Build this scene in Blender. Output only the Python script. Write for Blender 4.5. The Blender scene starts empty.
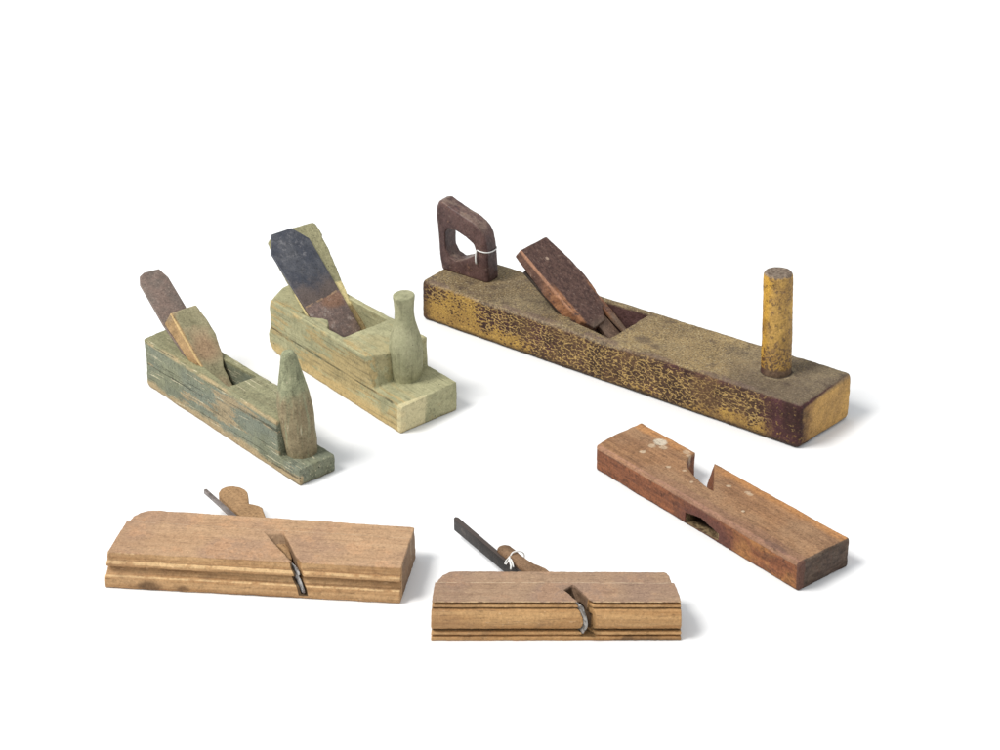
import bpy, bmesh, math
import numpy as np
from mathutils import Matrix, Vector, noise

scene = bpy.context.scene
COL = scene.collection
mm = 0.001

# ------------------------------------------------------------------ camera
cam_d = bpy.data.cameras.new('camera')
cam = bpy.data.objects.new('camera', cam_d); COL.objects.link(cam)
cam_d.sensor_width = 36.0
cam_d.lens = 1716.0 / 1000 * 36.0
cam_d.clip_start = .05; cam_d.clip_end = 100
cam.matrix_world = Matrix.Translation((0, 0, 1)) @ Matrix.Rotation(math.radians(90 - 26.838), 4, 'X') @ Matrix.Rotation(math.radians(-0.0717), 4, 'Z')
scene.camera = cam

# ------------------------------------------------------------------ node helper
class N:
    def __init__(s, name, rough=.7, metallic=0.0, spec=.3):
        s.m = bpy.data.materials.new(name); s.m.use_nodes = True
        s.t = s.m.node_tree; s.n = s.t.nodes; s.l = s.t.links
        s.b = s.n['Principled BSDF']
        s.b.inputs['Roughness'].default_value = rough
        s.b.inputs['Metallic'].default_value = metallic
        s.b.inputs['Specular IOR Level'].default_value = spec
        s.tc = s.n.new('ShaderNodeTexCoord')
        s.P = s.tc.outputs['Object']
        sp = s.n.new('ShaderNodeSeparateXYZ'); s.l.new(s.P, sp.inputs[0])
        s.X, s.Y, s.Z = sp.outputs
    def _in(s, sock, v):
        if hasattr(v, 'is_output'): s.l.new(v, sock)
        elif isinstance(v, (tuple, list)) and len(v) == 3 and sock.type == 'RGBA': sock.default_value = (*v, 1)
        else: sock.default_value = v
    def math(s, op, a, b=0.0, c=0.0, clamp=False):
        n = s.n.new('ShaderNodeMath'); n.operation = op; n.use_clamp = clamp
        s._in(n.inputs[0], a); s._in(n.inputs[1], b); s._in(n.inputs[2], c)
        return n.outputs[0]
    def add(s, a, b): return s.math('ADD', a, b)
    def sub(s, a, b): return s.math('SUBTRACT', a, b)
    def mul(s, a, b): return s.math('MULTIPLY', a, b)
    def mx(s, a, b): return s.math('MAXIMUM', a, b)
    def mn(s, a, b): return s.math('MINIMUM', a, b)
    def step(s, v, lo, hi, a=0.0, b=1.0):
        n = s.n.new('ShaderNodeMapRange'); n.interpolation_type = 'SMOOTHSTEP'
        s._in(n.inputs[0], v)
        for i, x in zip((1, 2, 3, 4), (lo, hi, a, b)): s._in(n.inputs[i], x)
        return n.outputs[0]
    def map(s, scale=(1, 1, 1), rot=(0, 0, 0), loc=(0, 0, 0), src=None):
        n = s.n.new('ShaderNodeMapping'); s.l.new(src or s.P, n.inputs[0])
        # rotate first (two nodes) so grain can follow a slanted part
        if any(rot):
            n.inputs['Rotation'].default_value = rot
            m = s.n.new('ShaderNodeMapping'); s.l.new(n.outputs[0], m.inputs[0]); n = m
        n.inputs['Scale'].default_value = scale; n.inputs['Location'].default_value = loc
        return n.outputs[0]
    def noise(s, scale=1.0, detail=3.0, rough=.55, vec=None, dist=0.0):
        n = s.n.new('ShaderNodeTexNoise'); s.l.new(vec or s.P, n.inputs['Vector'])
        n.inputs['Scale'].default_value = scale; n.inputs['Detail'].default_value = detail
        n.inputs['Roughness'].default_value = rough; n.inputs['Distortion'].default_value = dist
        return n.outputs['Fac']
    def voro(s, scale, feature='DISTANCE_TO_EDGE', vec=None, rnd=1.0):
        n = s.n.new('ShaderNodeTexVoronoi'); n.feature = feature; s.l.new(vec or s.P, n.inputs['Vector'])
        n.inputs['Scale'].default_value = scale; n.inputs['Randomness'].default_value = rnd
        return n.outputs['Distance']
    def mix(s, f, a, b, mode='MIX'):
        n = s.n.new('ShaderNodeMix'); n.data_type = 'RGBA'; n.blend_type = mode
        s._in(n.inputs[0], f); s._in(n.inputs[6], a); s._in(n.inputs[7], b)
        return n.outputs[2]
    def ramp(s, f, stops):
        n = s.n.new('ShaderNodeValToRGB'); s.l.new(f, n.inputs[0]); e = n.color_ramp.elements
        while len(e) < len(stops): e.new(.5)
        for i, (p, c) in enumerate(stops): e[i].position = p; e[i].color = (*c, 1)
        return n.outputs[0]
    def warpP(s, amt, scale):
        n = s.n.new('ShaderNodeTexNoise'); s.l.new(s.P, n.inputs['Vector']); n.inputs['Scale'].default_value = scale
        v = s.n.new('ShaderNodeVectorMath'); v.operation = 'MULTIPLY_ADD'
        s.l.new(n.outputs['Color'], v.inputs[0]); v.inputs[1].default_value = (amt,) * 3; s.l.new(s.P, v.inputs[2])
        return v.outputs[0]
    def spot(s, c, r, soft=.35, sq=(1, 1, 1), vec=None):
        """soft blob mask round a local point"""
        v = s.n.new('ShaderNodeVectorMath'); v.operation = 'SUBTRACT'; s.l.new(vec or s.P, v.inputs[0]); v.inputs[1].default_value = c
        w = s.n.new('ShaderNodeVectorMath'); w.operation = 'MULTIPLY'; s.l.new(v.outputs[0], w.inputs[0]); w.inputs[1].default_value = sq
        l = s.n.new('ShaderNodeVectorMath'); l.operation = 'LENGTH'; s.l.new(w.outputs[0], l.inputs[0])
        return s.step(l.outputs['Value'], r * (1 - soft), r * (1 + soft), 1.0, 0.0)
    def done(s, col, bump=None, strength=.4, dist=.001, rough=None):
        s._in(s.b.inputs['Base Color'], col)
        if rough is not None: s._in(s.b.inputs['Roughness'], rough)
        if bump is not None:
            n = s.n.new('ShaderNodeBump'); n.inputs['Strength'].default_value = strength; n.inputs['Distance'].default_value = dist
            s.l.new(bump, n.inputs['Height']); s.l.new(n.outputs[0], s.b.inputs['Normal'])
        return s.m

def vary(n, col, amt=.35, scale=60, detail=5, grain=.9):
    """uneven grime: multiplies a colour by mottling"""
    f = n.noise(scale, detail, .65)
    g = n.ramp(f, [(.25, (1 - amt,) * 3), (.5, (1, 1, 1)), (.8, (1 + amt * .25,) * 3)])
    c = n.mix(1.0, col, g, 'MULTIPLY')
    f2 = n.noise(430, 3, .75)
    g2 = n.ramp(f2, [(.30, (.45,) * 3), (.44, (.92,) * 3), (.56, (1.04,) * 3), (.72, (1.45,) * 3)])
    return n.mix(grain, c, n.mix(1.0, c, g2, 'MULTIPLY'))

# ------------------------------------------------------------------ materials
def m_beech(name, top, side, L, W, H, ledge=.0, stains=(), dark=(.10, .055, .03), strip=.064, drop=.0022, throat=(.754, .11, .1955, .2056)):
    n = N(name, .62, 0, .12)
    gr = n.noise(1, 6, .6, n.map((9, 170, 170)))
    pores = n.noise(1, 3, .6, n.map((45, 700, 700)))
    mot = n.noise(45, 4, .6)
    zt = n.add(n.Z, n.mul(n.step(n.Y, strip - .0012, strip - .0004), drop))
    isTop = n.mx(n.step(n.add(zt, n.mul(n.sub(mot, .5), .002)), H - .0018, H - .0004), n.step(n.Y, .012, .013))
    c_side = n.mix(n.step(gr, .3, .7), side, tuple(x * y for x, y in zip(side, (.70, .62, .56))))
    c_top = n.mix(n.step(gr, .3, .72), top, tuple(x * y for x, y in zip(top, (.84, .80, .78))))
    pinkish = n.step(n.noise(16, 3), .42, .66)
    c_top = n.mix(n.mul(pinkish, .65), c_top, (top[0] * .70, top[1] * .68, top[2] * .78))
    gry = n.step(n.noise(30, 5, .7), .50, .62)
    c_top = n.mix(n.mul(gry, .45), c_top, (top[0] * 1.20, top[1] * 1.06, top[2] * .98))
    slot = n.mul(n.step(H - zt, .0016, .0030) if False else n.step(n.sub(H, zt), .0016, .0030), n.step(n.Y, .010, .013))
    c_top = n.mix(n.mul(slot, .6), c_top, (.13, .080, .045))  # recessed escapement faces tinted darker to deepen their shade
    c = n.mix(isTop, c_side, c_top)
    c = n.mix(n.mul(n.step(pores, .59, .68), .4), c, dark)
    # fine pale flecks and dings on the broad face
    fl = n.step(n.noise(1, 2, .5, n.map((160, 420, 420))), .66, .74)
    c = n.mix(n.mul(fl, .45), c, (.62, .43, .26))
    ch = n.step(n.voro(130, 'F1', n.warpP(.01, 90)), .03, .12, 1, 0)
    ch = n.mul(ch, n.step(n.noise(20, 2), .55, .62))
    c = n.mix(n.mul(ch, .55), c, (.66, .46, .28))
    ys = n.sub(n.add(n.Y, n.mul(n.X, .0033)), strip)      # the stepped edge of the stock
    sl = n.mul(n.step(n.math('ABSOLUTE', n.add(ys, .0008)), .0006, .0013, 1, 0), n.step(n.noise(55, 4, .7), .40, .52))
    c = n.mix(n.mul(sl, .65), c, (.82, .66, .46))
    sl = n.mul(n.step(n.math('ABSOLUTE', n.sub(ys, .0012)), .0008, .0018, 1, 0), n.step(n.noise(40, 4, .7), .36, .54))
    c = n.mix(n.mul(sl, .45), c, (.15, .10, .065))
    if drop < .0024:
        for zq in (.0303, .0290, .0148):
            q = n.mul(n.step(n.math('ABSOLUTE', n.sub(n.Z, zq)), .0003, .0009, 1, 0), n.mul(n.step(n.Y, .004, .002), n.step(n.noise(60, 3), .36, .5)))
            c = n.mix(n.mul(q, .55), c, (.78, .56, .30))
    # grime patches
    hd = n.step(n.noise(6, 5, .7, n.map((1, 2.2, 1), loc=(3.1, 0, 0))), .50, .68)
    c = n.mix(n.mul(hd, .28), c, (top[0] * .55, top[1] * .50, top[2] * .50))
    dm = n.step(n.noise(30, 6, .75), .56, .68)
    c = n.mix(n.mul(dm, .32), c, (dark[0] * 1.6, dark[1] * 1.6, dark[2] * 1.7))
    if drop > .0024:
        for zq, hw, aq in ((.0396, .0014, .75), (.0343, .0011, .6), (.0106, .0016, .8), (.0052, .0012, .65)):  # quirks of the sole darkened, groove shade put into the colour
            q = n.mul(n.step(n.math('ABSOLUTE', n.sub(n.Z, zq)), hw * .5, hw, 1, 0), n.mul(n.step(n.Y, .002, .005), n.step(n.Y, .012, .010)))
            c = n.mix(n.mul(q, aq), c, (.09, .05, .022))
    else:
        for zq, hw, aq in ((.0234, .0019, .85), (.0162, .0009, .5), (.0312, .0007, .4)):  # groove shade of the sole strengthened by dark bands of colour
            q = n.mul(n.step(n.math('ABSOLUTE', n.sub(n.Z, zq)), hw * .5, hw, 1, 0), n.mul(n.step(n.Y, .0, .002), n.step(n.Y, .010, .008)))
            c = n.mix(n.mul(q, aq), c, (.12, .065, .03))
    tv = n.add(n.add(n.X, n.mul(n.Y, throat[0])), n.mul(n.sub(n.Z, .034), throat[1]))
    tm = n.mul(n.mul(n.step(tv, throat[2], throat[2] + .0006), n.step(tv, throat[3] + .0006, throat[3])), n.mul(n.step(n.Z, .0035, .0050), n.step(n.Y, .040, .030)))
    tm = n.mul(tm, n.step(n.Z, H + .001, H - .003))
    c = n.mix(n.mul(tm, .88), c, (.045, .027, .015))      # throat walls painted dark, standing in for the shade inside
    # rubbed light arris between broad face and moulded sole
    ar = n.mul(n.step(n.math('ABSOLUTE', n.sub(n.Z, H - .001)), .0006, .0014, 1, 0), n.step(n.Y, ledge + .0005, ledge + .0016, 1, 0))
    ar = n.mul(ar, n.step(n.noise(110, 3), .40, .55))
    c = n.mix(n.mul(ar, .7), c, (.80, .58, .33))
    wv = n.warpP(.012, 70)
    for (p, r, sq, a) in stains:
        c = n.mix(n.mul(n.spot(p, r, .5, sq, wv), a), c, dark)
    c = vary(n, c, .22, 150, 4, .55)
    bump = n.add(n.mul(gr, .5), n.add(n.mul(pores, .5), n.mul(n.noise(220, 4, .7), .6)))
    return n.done(c, bump, .35, .0008)

def m_plain_wood(name, a, b, rot=(0, 0, 0), end=None, flecks=.3, rough=.62):
    n = N(name, rough, 0, .12)
    gr = n.noise(1, 6, .6, n.map((10, 190, 190), rot))
    c = n.mix(n.step(gr, .3, .7), a, b)
    pores = n.noise(1, 3, .6, n.map((60, 700, 700), rot))
    c = n.mix(n.mul(n.step(pores, .6, .72), .45), c, tuple(x * .3 for x in b))
    fl = n.step(n.noise(260, 3, .6), .64, .72)
    c = n.mix(n.mul(fl, flecks), c, tuple(min(1, x * 1.6 + .05) for x in a))
    c = vary(n, c, .35, 55, 5)
    return n.done(c, n.add(gr, n.noise(240, 4, .7)), .35, .0008)

def m_jointer():
    L, W, H = .5985, .1132, .0601
    n = N('crackled_ochre_paint', .7, 0, .14)
    big = n.noise(7, 4, .6); mid = n.noise(28, 5, .65); fine = n.noise(180, 4, .7)
    yellow = n.mix(n.step(mid, .3, .7), (.47, .290, .075), (.31, .185, .055))
    yellow = n.mix(n.mul(n.step(fine, .55, .7), .5), yellow, (.66, .45, .14))
    maroon = n.mix(n.step(mid, .35, .65), (.085, .034, .036), (.042, .020, .017))
    maroon = n.mix(n.mul(n.step(fine, .6, .72), .5), maroon, (.22, .13, .10))
    umber = n.mix(n.step(mid, .35, .65), (.105, .058, .034), (.050, .028, .018))
    umber = n.mix(n.mul(n.step(n.noise(15, 4), .50, .60), .7), umber, maroon)
    umber = n.mix(n.mul(n.step(fine, .52, .66), .5), umber, (.24, .15, .065))
    # how far the top coat has drawn apart along the side
    along = n.step(n.X, .06, .36)
    endm = n.step(n.add(n.X, n.mul(n.sub(mid, .5), .05)), .535, .560)
    up = n.step(n.Z, .010, .050)
    cov = n.add(n.mul(along, .62), n.add(n.mul(n.sub(big, .5), 1.5), n.add(n.mul(n.sub(mid, .5), 1.0), n.mul(n.sub(up, .35), .38))))
    gold = n.step(n.X, .36, .50)                       # yellow comes back low on the front half
    cov = n.sub(cov, n.mul(gold, n.mul(n.sub(1.0, up), .45)))
    cov = n.add(cov, .42)
    cov = n.math('ADD', cov, 0.0, clamp=True)
    wv = n.warpP(.005, 60)
    d1 = n.voro(170, 'DISTANCE_TO_EDGE', n.map((.58, 1, 1.15), src=wv)); d2 = n.voro(250, 'DISTANCE_TO_EDGE', n.map((.62, 1, 1.1), src=wv))
    thr = n.step(cov, .0, .90, .38, .06)
    cell = n.mx(n.mul(n.step(n.sub(d1, n.add(thr, .03)), 0.0, .05), n.step(cov, .45, .62)), n.step(n.sub(d2, thr), 0.0, .07))
    yellow = n.mix(n.mul(n.step(cov, .5, .8), .6), yellow, (.52, .36, .150))
    cell = n.mn(cell, n.step(n.sub(1.0, n.mul(n.step(fine, .5, .7), .5)), 0, 1))
    side = n.mix(cell, yellow, umber)
    brn = n.mul(n.step(n.noise(18, 5, .7), .46, .62), n.step(n.X, .14, .24))
    side = n.mix(n.mul(brn, .5), side, (.17, .095, .045))
    # hairline dark crazing through the yellow
    hair = n.step(n.voro(260, 'DISTANCE_TO_EDGE', wv), .03, .09, 1, 0)
    side = n.mix(n.mul(hair, n.mul(n.sub(1.0, cell), .45)), side, (.12, .06, .03))
    side = n.mix(n.mul(endm, n.step(fine, .25, .5)), side, maroon)
    # darker bottom and upper arris, dark tail end
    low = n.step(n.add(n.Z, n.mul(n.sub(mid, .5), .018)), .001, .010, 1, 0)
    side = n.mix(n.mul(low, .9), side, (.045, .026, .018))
    arr = n.step(n.add(n.Z, n.mul(n.sub(mid, .5), .016)), H - .010, H - .005)
    side = n.mix(n.mul(n.mul(arr, n.step(n.noise(25, 3), .4, .6, .25, 1.0)), n.step(n.X, .30, .42, .35, .75)), side, maroon)
    scuff = n.mul(n.step(n.add(n.Z, n.mul(n.sub(mid, .5), .012)), H - .007, H - .003), n.step(n.X, .42, .30))
    side = n.mix(n.mul(scuff, .6), side, n.mix(n.step(fine, .4, .6), (.17, .13, .09), (.38, .30, .20)))
    tail = n.step(n.add(n.X, n.mul(n.sub(mid, .5), .03)), .006, .026, 1, 0)
    side = n.mix(n.mul(tail, .85), side, (.05, .026, .022))
    # top: dusty drab coat with finer crazing
    t1 = n.mix(n.step(mid, .35, .65), (.215, .155, .085), (.135, .098, .058))
    t1 = n.mix(n.mul(n.step(n.X, .28, .36), n.mul(n.step(n.X, .56, .48), .55)), t1, (.37, .26, .12))
    craz = n.step(n.voro(230, 'DISTANCE_TO_EDGE', wv), .04, .14, 1, 0)
    t1 = n.mix(n.mul(craz, n.step(n.noise(14, 3), .40, .6, .15, .65)), t1, (.46, .33, .15))
    t1 = n.mix(n.mul(n.step(n.noise(330, 3, .75), .52, .64), .65), t1, (.06, .042, .032))
    t1 = n.mix(n.mul(n.step(n.noise(380, 2, .7), .56, .66), .6), t1, (.50, .42, .27))
    t1 = n.mix(n.mul(n.step(n.noise(75, 3, .7), .60, .70), .55), t1, (.085, .06, .05))
    t1 = n.mix(n.mul(n.step(n.add(n.X, n.mul(n.sub(mid, .5), .10)), .43, .53), .65), t1, (.155, .120, .088))
    t1 = n.mix(n.mul(n.step(n.noise(13, 5, .65), .48, .62), .5), t1, (.30, .235, .14))
    t1 = n.mix(n.mul(n.step(n.noise(55, 5, .75), .53, .64), .6), t1, (.075, .052, .040))
    cz = n.step(n.voro(300, 'DISTANCE_TO_EDGE', n.map((.6, 1, 1), src=wv)), .05, .16, 1, 0)
    t1 = n.mix(n.mul(n.mul(cz, n.step(n.noise(17, 4), .44, .60)), .4), t1, (.050, .034, .027))
    rb = n.spot((.5256, .0603, H), .0200, .06, (1, 1, .2))
    t1 = n.mix(n.mul(n.step(n.noise(120, 4, .7), .44, .56), n.mul(n.spot((.5256, .0603, H), .0235, .15, (1, 1, .2)), .6)), t1, (.40, .32, .20))
    t1 = n.mix(n.mul(rb, .85), t1, (.05, .034, .027))
    # purple-brown rubbed strip beside the long arris
    strip = n.mul(n.step(n.add(n.Y, n.mul(n.sub(mid, .5), .02)), .004, .013, 1, 0), n.step(n.noise(22, 3), .42, .55))
    t1 = n.mix(n.mul(strip, .6), t1, (.15, .10, .085))
    top = n.step(n.add(n.Z, n.mul(n.sub(fine, .5), .002)), H - .0025, H - .0006)
    # crayon-like dark zigzag hatch along the rear near edge
    zx = n.math('PINGPONG', n.X, .010)
    zz = n.math('ABSOLUTE', n.sub(n.sub(n.Y, .010), n.mul(n.X, .05)))
    zig = n.step(n.math('ABSOLUTE', n.sub(n.sub(n.sub(n.Y, .007), n.mul(n.X, .03)), n.mul(zx, 1.0))), .0007, .0014, 1, 0)
    zig = n.mul(zig, n.step(n.X, .20, .16))
    t1 = n.mix(n.mul(zig, .5), t1, (.085, .055, .05))
    c = n.mix(top, side, t1)
    # front end grain, bare ochre with dirty rim
    fe = n.step(n.add(n.X, n.mul(n.sub(mid, .5), .002)), L - .0032, L - .0012)
    rim = n.mn(n.mn(n.step(n.Z, .002, .006), n.step(n.Z, H - .001, H - .007)), n.mn(n.step(n.Y, -.001, .003), n.step(n.Y, W + .002, W - .005)))
    oc = n.mix(n.step(mid, .35, .62), (.56, .33, .105), (.40, .235, .085))
    oc = n.mix(n.mul(n.step(n.noise(1, 4, .6, n.map((60, 60, 300))), .55, .7), .4), oc, (.30, .17, .07))
    oc = n.mix(n.sub(1.0, rim), oc, (.20, .14, .085))
    c = n.mix(fe, c, oc)
    # bare maroon inside the throat
    ins = n.mul(n.mul(n.step(n.Y, .0085, .0105), n.step(n.Y, .104, .1015)), n.mul(n.step(n.X, .205, .212), n.mul(n.step(n.X, .322, .316), n.step(n.Z, H - .001, H - .004))))
    c = n.mix(ins, c, n.mix(n.step(mid, .4, .6), (.13, .07, .065), (.085, .042, .036)))
    # dark blotches on the deck
    for p, r in (((.352, .036, H), .010), ((.372, .030, H), .006)):
        c = n.mix(n.mul(n.spot(p, r, .6, (.8, 1, 1), wv), .6), c, (.07, .05, .045))
    c = vary(n, c, .30, 110, 5)
    bump = n.add(n.mul(n.sub(0.0, cell), .5), n.add(n.mul(fine, .7), n.mul(craz, .25)))
    return n.done(c, bump, .5, .0009)

def m_peg():
    n = N('ochre_peg_paint', .65, 0, .16)
    mid = n.noise(40, 4, .6); fine = n.noise(220, 3, .6)
    y = n.mix(n.step(mid, .35, .65), (.60, .345, .060), (.42, .225, .040))
    wv = n.warpP(.010, 60)
    sp = n.step(n.noise(150, 4, .7, n.map((1, 1, .8), src=wv)), .56, .585)
    hc = n.mul(n.step(n.voro(230, 'DISTANCE_TO_EDGE', wv), .03, .08, 1, 0), n.step(n.noise(40, 3), .45, .58))
    y = n.mix(n.mul(hc, .6), y, (.13, .06, .02))
    low = n.step(n.Z, .085, .110, 1, 0)
    sp = n.mul(sp, n.add(.75, n.mul(low, .25)))
    c = n.mix(sp, y, (.10, .045, .02))
    c = n.mix(n.mul(low, n.step(n.voro(170, 'DISTANCE_TO_EDGE', wv), .10, .2)), c, (.11, .05, .022))
    base = n.step(n.add(n.Z, n.mul(n.sub(mid, .5), .008)), .066, .071, 1, 0)
    c = n.mix(base, c, (.085, .040, .034))
    gr = n.step(n.add(n.sub(n.X, n.mul(n.Y, .8)), n.mul(n.sub(mid, .5), .02)), .478, .490)
    c = n.mix(n.mul(gr, .35), c, (.33, .24, .14))
    tp = n.step(n.add(n.Z, n.mul(n.sub(fine, .5), .006)), .1855, .1885)
    c = n.mix(tp, c, n.mix(n.step(fine, .4, .6), (.24, .185, .14), (.15, .11, .08)))
    c = vary(n, c, .3, 120)
    return n.done(c, n.add(fine, n.mul(sp, -.6)), .4, .0008)

def m_maroon(name, a=(.125, .068, .060), b=(.060, .030, .028), dusty=(.24, .17, .13), rough=.55):
    n = N(name, .48, 0, .3)
    mid = n.noise(38, 5, .65); fine = n.noise(230, 3, .7)
    c = n.mix(n.step(mid, .35, .65), a, b)
    g = n.n.new('ShaderNodeNewGeometry'); sp = n.n.new('ShaderNodeSeparateXYZ'); n.l.new(g.outputs['Normal'], sp.inputs[0])
    dust = n.mul(n.step(sp.outputs[2], .2, .9), n.step(n.noise(60, 4, .7), .38, .62))   # settled dust
    c = n.mix(n.mul(dust, .65), c, dusty)
    c = n.mix(n.mul(n.step(fine, .60, .70), .5), c, dusty)
    c = n.mix(n.mul(n.step(n.noise(90, 4, .7), .62, .70), .5), c, (.30, .16, .10))
    c = vary(n, c, .35, 120)
    return n.done(c, n.add(fine, mid), .4, .0008)

def m_jointer_wedge():
    n = N('dark_stained_wedge_wood', .6, 0, .15)
    mid = n.noise(30, 5, .65); fine = n.noise(240, 3, .7)
    gr = n.noise(1, 5, .6, n.map((14, 160, 160), (0, math.radians(36.5), 0)))
    dark = n.mix(n.step(gr, .35, .65), (.135, .078, .062), (.075, .042, .036))
    dark = n.mix(n.mul(n.step(fine, .60, .70), .6), dark, (.34, .25, .20))
    bare = n.mix(n.step(gr, .3, .7), (.40, .195, .100), (.25, .11, .055))
    # bare wood on the side flank and the lower chamfers
    h = n.add(n.Z, n.mul(n.X, .74))                      # constant over the front face (0.2478)
    flank = n.step(n.add(h, n.mul(n.sub(mid, .5), .006)), .2425, .2460, 1, 0)
    lowx = n.step(n.add(n.X, n.mul(n.sub(mid, .5), .05)), .182, .220)
    cham = n.mul(n.step(n.add(n.Y, n.mul(n.sub(mid, .5), .006)), .0320, .0370, 1, 0), n.step(n.X, .200, .216))
    cham2 = n.mul(n.step(n.add(n.Y, n.mul(n.sub(mid, .5), .004)), .086, .090), n.step(n.X, .214, .222))
    f = n.mx(n.mul(flank, n.add(.10, n.mul(lowx, .75))), n.mx(cham, n.mul(cham2, .8)))
    f = n.mul(f, n.step(n.noise(120, 3), .30, .45))
    c = n.mix(f, dark, bare)
    edge = n.mul(n.step(n.math('ABSOLUTE', n.sub(n.Y, .0268)), .0010, .0022, 1, 0), n.step(h, .243, .246))
    c = n.mix(n.mul(edge, .7), c, (.48, .25, .15))
    c = n.mix(n.mul(n.step(n.X, .256, .268), .8), c, n.mix(n.step(mid, .4, .6), (.20, .145, .105), (.12, .08, .06)))
    c = n.mix(n.mul(n.spot((.176, .058, .118), .0026, .4), .7), c, (.55, .40, .30))
    c = vary(n, c, .3, 100)
    return n.done(c, n.add(gr, fine), .4, .0008)

def m_green(name, paint, paint2, bare, H, W, L, crack=.65, grain=.9, groove=None, scratch=0.0, streak=.5, lowbare=0.0, blue=None, greentop=None, endpatch=False, bareface=None):
    n = N(name, .7, 0, .12)
    big = n.noise(9, 4, .6); mid = n.noise(32, 5, .65); fine = n.noise(230, 4, .7)
    st = n.noise(1, 5, .65, n.map((7, 100, 100)))
    st2 = n.noise(1, 4, .6, n.map((16, 330, 330)))
    c = n.mix(n.step(mid, .3, .7), paint, paint2)
    if blue: c = n.mix(n.mul(n.step(big, .40, .60), .75), c, blue)
    # paint rubbed through along the grain
    isSide = n.step(n.Z, H - .003, H - .0065)
    nearface = n.mul(isSide, n.step(n.Y, .006, .003))
    rub = n.step(n.add(n.add(n.add(n.mul(st, .50), n.mul(big, .38)), n.mul(fine, .12)), n.mul(nearface, .045)), .625 - streak * .10, .655 - streak * .10)
    rub = n.mul(rub, n.step(n.Y, .012, .008, .35, 1.0))
    c = n.mix(n.mul(rub, .72), c, n.mix(n.step(st2, .35, .65), bare, tuple(x * .72 for x in bare)))
    c = n.mix(n.mul(n.step(st2, .57, .66), .40), c, tuple(x * .35 for x in paint2))
    if lowbare:
        lb = n.mul(n.step(n.add(n.Z, n.mul(n.sub(mid, .5), .022)), lowbare * .6, lowbare * 1.3, 1, 0), n.step(n.Y, .006, .002))
        c = n.mix(n.mul(lb, .8), c, bare)
    if greentop: 
        tp = n.step(n.add(n.Z, n.mul(n.sub(mid, .5), .006)), H - .006, H - .002)
        c = n.mix(n.mul(tp, .8), c, n.mix(n.step(st, .35, .65), greentop, tuple(x * .75 for x in greentop)))
    # worn pale/tan arris along upper near edge
    e = n.add(n.math('ABSOLUTE', n.sub(n.Y, .001)), n.math('ABSOLUTE', n.sub(n.Z, H - .001)))
    ew = n.mul(n.step(e, .0015, .0055, 1, 0), n.step(n.noise(1, 3, .6, n.map((18, 60, 60))), .42, .55))
    c = n.mix(n.mul(ew, .7), c, tuple(min(1, x * 1.15) for x in bare))
    crk = n.mul(n.step(n.noise(1, 3, .6, n.map((5, 260, 260), (0, math.radians(1.5), 0))), .60, .63), n.step(n.Y, .006, .003))
    c = n.mix(n.mul(crk, crack), c, tuple(x * .25 for x in paint2))
    if scratch:
        sc = n.step(n.noise(1, 3, .55, n.map((20, 430, 430), (0, math.radians(3), 0))), .630, .665)
        c = n.mix(n.mul(sc, scratch), c, (.62, .55, .38))
    if bareface:
        c = n.mix(n.step(n.add(n.X, n.mul(n.sub(fine, .5), .006)), bareface[0], bareface[0] + .003), c, (.66, .55, .27))
        c = n.mix(n.step(n.X, bareface[1] + .004, bareface[1] + .010), c, (.30, .22, .11))
    if endpatch:
        ep = n.mul(n.step(n.X, L - .004, L - .002), n.step(n.add(n.Y, n.mul(n.sub(mid, .5), .05)), .041, .036))
        c = n.mix(n.mul(ep, .75), c, (.64, .56, .33))
    if groove:
        gv = n.mul(n.step(n.math('ABSOLUTE', n.sub(n.Z, groove)), .0008, .0016, 1, 0), n.step(n.Y, .010, .008))
        c = n.mix(n.mul(gv, n.mul(n.step(n.X, L - .010, L - .016), n.step(n.noise(30, 4, .7), .36, .58, .15, .75))), c, tuple(x * .22 for x in paint2))
    pit = n.step(n.voro(62, 'F1'), .05, .075, 1, 0)
    c = n.mix(n.mul(pit, .8), c, tuple(x * .22 for x in paint2))
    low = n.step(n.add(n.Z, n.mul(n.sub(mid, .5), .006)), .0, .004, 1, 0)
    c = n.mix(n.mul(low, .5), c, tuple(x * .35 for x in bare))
    gr = n.step(n.noise(20, 5, .7), .56, .72)
    c = n.mix(n.mul(gr, .35), c, tuple(x * .45 for x in paint2))
    c = vary(n, c, .28, 120, 5, grain)
    return n.done(c, n.add(n.add(st2, n.mul(pit, -.8)), fine), .4, .0009)

def m_horn(name, paint, paint2, bare=None, zsplit=.09, grain=.9):
    n = N(name, .68, 0, .12)
    mid = n.noise(45, 5, .65); fine = n.noise(230, 4, .7)
    st = n.noise(1, 4, .6, n.map((160, 160, 16)))
    c = n.mix(n.step(mid, .3, .7), paint, paint2)
    c = n.mix(n.mul(n.step(st, .52, .68), .45), c, tuple(x * .5 for x in paint2))
    if bare:
        f = n.mul(n.step(n.add(n.Z, n.mul(n.sub(mid, .5), .05)), zsplit - .01, zsplit + .01, 1, 0), n.step(st, .30, .52))
        c = n.mix(n.mul(f, .7), c, bare)
        f = n.step(n.noise(1, 3, .6, n.map((300, 300, 40))), .66, .70)
        c = n.mix(n.mul(f, .8), c, (.55, .48, .34))
    pit = n.step(n.voro(85, 'F1'), .045, .075, 1, 0)
    c = n.mix(n.mul(pit, .75), c, (.06, .05, .03))
    c = vary(n, c, .3, 110, 5, grain)
    return n.done(c, n.add(fine, st), .4, .0009)

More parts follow.
